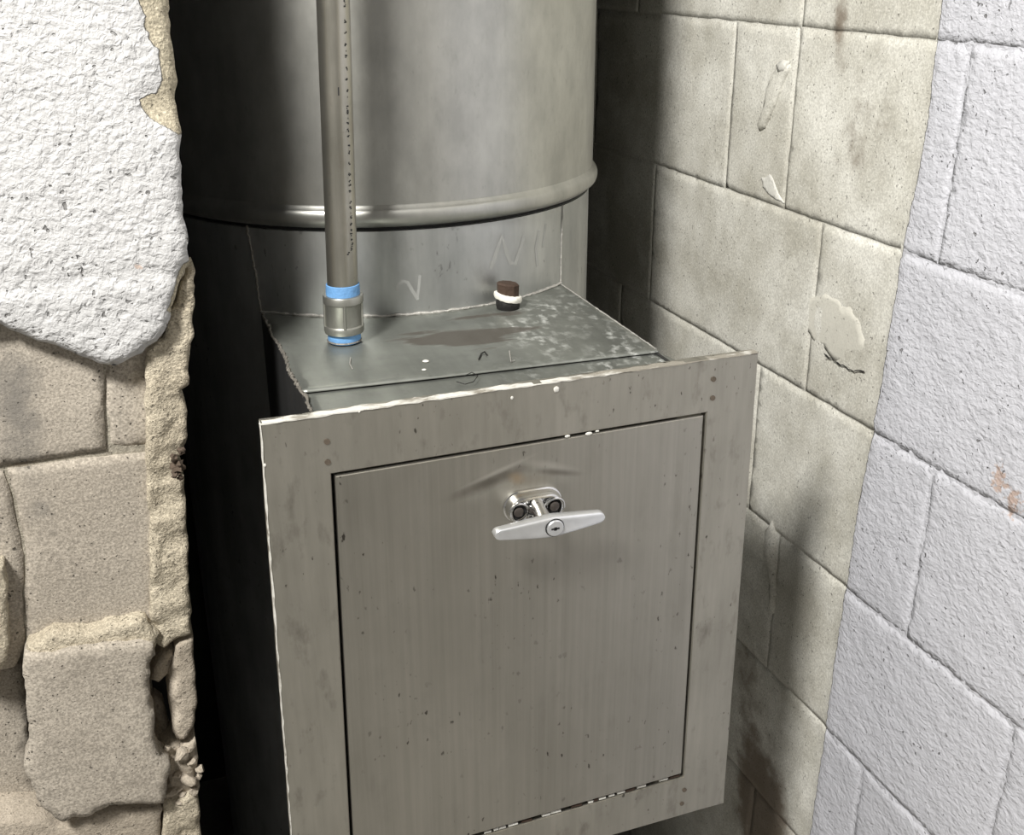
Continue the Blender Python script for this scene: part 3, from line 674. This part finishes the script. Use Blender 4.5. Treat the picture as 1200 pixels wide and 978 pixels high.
for s in (-1, 1):
    cx = HX + s * .0172
    bm = bmesh.new()
    P = lambda r: [(cx + r * math.cos(2 * math.pi * i / 24), HZ + r * math.sin(2 * math.pi * i / 24)) for i in range(24)]
    ysolid(bm, [(-.0124, P(.0082)), (-.0128, P(.0082))]); obj('screw_recess', bm, M_black, door)
    bm = bmesh.new(); ysolid(bm, [(-.0124, P(.0046)), (-.0150, P(.0046)), (-.0158, P(.0032))]); obj('screw', bm, M_dark_steel, door)
    bm = bmesh.new(); pts = [(cx + .0086 * math.cos(2 * math.pi * i / 28), -.0155, HZ + .0086 * math.sin(2 * math.pi * i / 28)) for i in range(29)]
    add_tube(bm, pts, .0013, 8, caps=False); obj('rim', bm, M_chrome, door)
# saddle and neck carrying the bar
bm = bmesh.new()
circ = lambda cx, cz, rx, rz, n=28: [(cx + rx * math.cos(2 * math.pi * i / n), cz + rz * math.sin(2 * math.pi * i / n)) for i in range(n)]
ysolid(bm, [(-.0120, circ(HX, HZ, .0098, .0125)), (-.0170, circ(HX, HZ, .0094, .0115)), (-.0200, circ(HX, HZ, .0080, .0098)), (-.0235, circ(HX, HZ, .0070, .0086)), (-.030, circ(HX, HZ - .001, .0074, .0078)), (-.036, circ(HX, HZ - .003, .0085, .0075))])
obj('neck', bm, M_chrome, door, angle=50)
# the bar: a long lozenge, thicker in the middle
bx, bz = .0070, -.1172
bm = bmesh.new(); rows = []; n = 96
def half(t):
    a = abs(t); h = .0102 - (.0102 - .0054) * min(1, a / .93) ** 1.15
    if a > .90: h *= math.sqrt(max(0.0, 1 - ((a - .90) / .10) ** 2)) * .93 + .07
    return h
for i in range(n + 1):
    t = -1 + 2 * i / n; h = half(t); x = bx + t * .0518; y0, y1 = -.0340 + .0006 * t * t, -.0450 + .003 * t * t
    sec = [(y0, -h * .8), (y0, h * .8), (y0 - .002, h), (y1 + .0022, h), (y1 + .0006, h * .88), (y1, h * .70), (y1 + .0007 * (1 - abs(t)), h * .45), (y1 + .0007 * (1 - abs(t)), -h * .45), (y1, -h * .70), (y1 + .0006, -h * .88), (y1 + .0022, -h), (y0 - .002, -h)]
    rows.append([bm.verts.new((x, y, bz + z)) for y, z in sec])
for a, b in zip(rows[:-1], rows[1:]):
    k = len(a)
    for i in range(k): bm.faces.new((a[i], a[(i + 1) % k], b[(i + 1) % k], b[i]))
bm.faces.new(rows[0]); bm.faces.new(list(reversed(rows[-1])))
obj('handle_bar', bm, M_satin, door, angle=55)
lx = .0095
bm = bmesh.new(); ysolid(bm, [(-.0430, circ(lx, bz, .0078, .0078)), (-.0462, circ(lx, bz, .0078, .0078)), (-.0470, circ(lx, bz, .0070, .0070))]); obj('lock_cylinder', bm, M_satin, door, angle=30)
bm = bmesh.new(); pts = [(lx + .0083 * math.cos(2 * math.pi * i / 28), -.0448, bz + .0083 * math.sin(2 * math.pi * i / 28)) for i in range(29)]; add_tube(bm, pts, .0005, 6, caps=False); obj('lock_seam', bm, M_black, door)
bm = bmesh.new(); add_box(bm, lx - .0042, lx + .0036, -.0474, -.0465, bz - .0009, bz + .0009, .0003, 1); add_box(bm, lx - .0016, lx + .0012, -.0474, -.0465, bz - .0018, bz + .0015, .0003, 1); obj('keyhole', bm, M_black, door)

# ------------------------------------------------------------------ standing conduit with its coupling
PBX, PBY = -.1228, .180
pipe = empty('conduit_pipe', (PBX, PBY, ZP), 'thin vertical steel conduit with blue banded threaded coupling standing on the chute plate', 'pipe')
TX = .0285
def lean(bm):
    for v in bm.verts: v.co.x += (v.co.z - ZP) * TX
bm = bmesh.new(); add_lathe(bm, [(.0146, .040), (.0146, 1.55)], PBX, PBY, 40, cap0=True, cap1=True); lean(bm); obj('conduit', bm, M_pipe, pipe)
bm = bmesh.new()
add_lathe(bm, [(.0160, .0085), (.0188, .0090), (.0193, .0105), (.0193, .0155), (.0186, .0165), (.0183, .0168), (.0183, .0375), (.0186, .0380), (.0194, .0388), (.0194, .0450), (.0188, .0460), (.0160, .0462)], PBX, PBY, 44); lean(bm)
obj('coupling', bm, M_coup, pipe, angle=35)
for a in (-1.72, -.55, .6, 1.9, 3.2):
    bm = bmesh.new(); x = PBX + .0186 * math.cos(a); y = PBY + .0186 * math.sin(a)
    add_tube(bm, [(x, y, .0160), (x, y, .0385)], .0013, 8); lean(bm); obj('rib', bm, M_coup, pipe)
bm = bmesh.new(); add_lathe(bm, [(.0150, .0565), (.0160, .0560), (.0163, .0500), (.0162, .0462), (.0150, .0450)], PBX, PBY, 40); lean(bm); obj('thread_band', bm, M_blue, pipe, label='bright blue band above the coupling')
bm = bmesh.new(); add_lathe(bm, [(.0155, .0092), (.0158, .0085), (.0160, .0005), (.0150, -.001)], PBX, PBY, 40); lean(bm); obj('thread_band', bm, M_blue, pipe, label='blue band below the coupling')
bm = bmesh.new(); add_lathe(bm, [(.0170, .0004), (.0164, .0014), (.0158, .0016)], PBX, PBY, 30); lean(bm); obj('weld_bead', bm, M_weld_dark, pipe)
# dotted lettering running down the conduit (too small to read in the photograph: the same specks at the same places)
marks = [(2, 2), (6, 3), (25, 3), (39, 2), (52, 3), (60, 1), (66, 3), (81, 3), (93, 3), (107, 3), (114, 1), (126, 3), (129, 2), (133, 3), (139, 1), (145, 3), (153, 3), (160, 3), (172, 2), (179, 3), (192, 3), (205, 4), (213, 3), (218, 3), (224, 3),
         (237, 3), (244, 3), (250, 1), (255, 3), (263, 4), (270, 3), (275, 2), (282, 4), (288, 2), (292, 4)]
bm = bmesh.new(); rn = random.Random(21)
def spot(ang, z, w, h):
    R = .01475; q = []
    for dw, dz in ((-w, -h), (w, -h), (w, h), (-w, h)):
        a = ang + dw / R; q.append(bm.verts.new((PBX + R * math.cos(a) + (z + dz - ZP) * TX, PBY + R * math.sin(a), z + dz)))
    bm.faces.new(q)
for (py, k) in marks:
    frac = (py) / 335.0; ang = -1.02 - .04 * frac
    z = at(391 + 13 * frac + 6, py, PBY - .0135)[2]
    if k == 1: spot(ang, z, .0003, .0007); continue
    for _ in range(k + 1): spot(ang + rn.uniform(-1, 1) * .07, z + rn.uniform(-1, 1) * .0012, rn.uniform(.0004, .0009), rn.uniform(.0004, .0008))
for (py, da) in ((286, .10), (296, -.22), (298, -.30)): spot(-1.06 + da, at(405, py, PBY - .0135)[2], .0009, .0007)
spot(-1.62, at(394, 107, PBY - .0135)[2], .0006, .0035)
obj('printed_lettering', bm, M_print, pipe, smooth=False, kind='stuff')

# ------------------------------------------------------------------ rusty plug with thread tape
g_ = atZ(599, 364, ZP); GX, GY = g_[0], g_[1] + .010
plug = empty('pipe_plug', (GX, GY, ZP), 'small rusty brown pipe plug with white thread tape on the chute plate', 'plug')
bm = bmesh.new(); add_lathe(bm, [(.0118, ZP - .0003), (.0128, .0010), (.0130, .0060), (.0120, .0085)], GX, GY, 28, cap1=True); obj('socket', bm, M_iron, plug)
bm = bmesh.new()
prof = [(.0105, .0070), (.0140, .0072), (.0150, .0095), (.0147, .0128), (.0135, .0138), (.0100, .0138)]; add_lathe(bm, prof, GX, GY, 30)
rn = random.Random(5)
for v in bm.verts:
    v.co.z += (v.co.x - GX) * -.22 + rn.uniform(-1, 1) * .0004; a = math.atan2(v.co.y - GY, v.co.x - GX); k = 1 + .05 * math.sin(3 * a + 1); v.co.x = GX + (v.co.x - GX) * k; v.co.y = GY + (v.co.y - GY) * k
obj('thread_tape', bm, M_tape, plug)
bm = bmesh.new(); n = 8
rings = [[bm.verts.new((GX + r * math.cos(2 * math.pi * (i + .3) / n), GY + r * math.sin(2 * math.pi * (i + .3) / n), z - .0012 * math.cos(2 * math.pi * i / n))) for i in range(n)] for r, z in ((.0118, .0110), (.0120, .0225), (.0122, .0245), (.0100, .0262), (.0055, .0264))]
for a, b in zip(rings[:-1], rings[1:]):
    for i in range(n): bm.faces.new((a[i], a[(i + 1) % n], b[(i + 1) % n], b[i]))
bm.faces.new(rings[-1]); bm.faces.new(list(reversed(rings[0])))
obj('plug_head', bm, M_rust, plug, angle=25)

# ------------------------------------------------------------------ scraps lying on the plate
def scrap(name, bm, mat, label, cat): obj(name, bm, mat, None, label=label, cat=cat)
for (px, py, s, lab) in ((499, 424, .0032, 'larger white paint flake on the plate in front of the conduit'), (497, 434, .0022, 'smaller white paint flake just in front of the other one')):
    c = atZ(px, py, ZP); bm = bmesh.new(); bmesh.ops.create_icosphere(bm, subdivisions=2, radius=s)
    for v in bm.verts: v.co = Vector((v.co.x, v.co.y * .9, max(v.co.z * .35, -.0004)))
    o = obj('paint_flake', bm, M_wpaint, None, label=lab, cat='paint flake'); o.location = Vector((c[0], c[1], ZP + .0009))
def wire(px, r, mat, lab):
    P = [Vector(atZ(x, y, ZP + .0012)) for x, y in px]; base = P[0].copy(); bm = bmesh.new(); add_tube(bm, [p - base for p in P], r, 6)
    o = obj('metal_burr', bm, mat, None, label=lab, cat='scrap'); o.location = base
wire([(561, 421), (564, 414), (568, 412), (571, 416)], .0007, M_iron, 'dark hooked scrap of wire on the plate below the dark stain')
wire([(597, 411), (598, 418), (599, 424), (603, 422)], .0006, M_weld, 'bright bent scrap of wire on the plate, right of the dark hook')
wire([(411, 419), (410, 426), (413, 432)], .0006, M_weld, 'short bright scrap of wire in front of the coupling')
wire([(535, 447), (545, 450), (555, 447), (560, 440), (553, 436), (545, 440)], .0004, M_iron, 'thin dark curl of wire on the front strip of the plate')
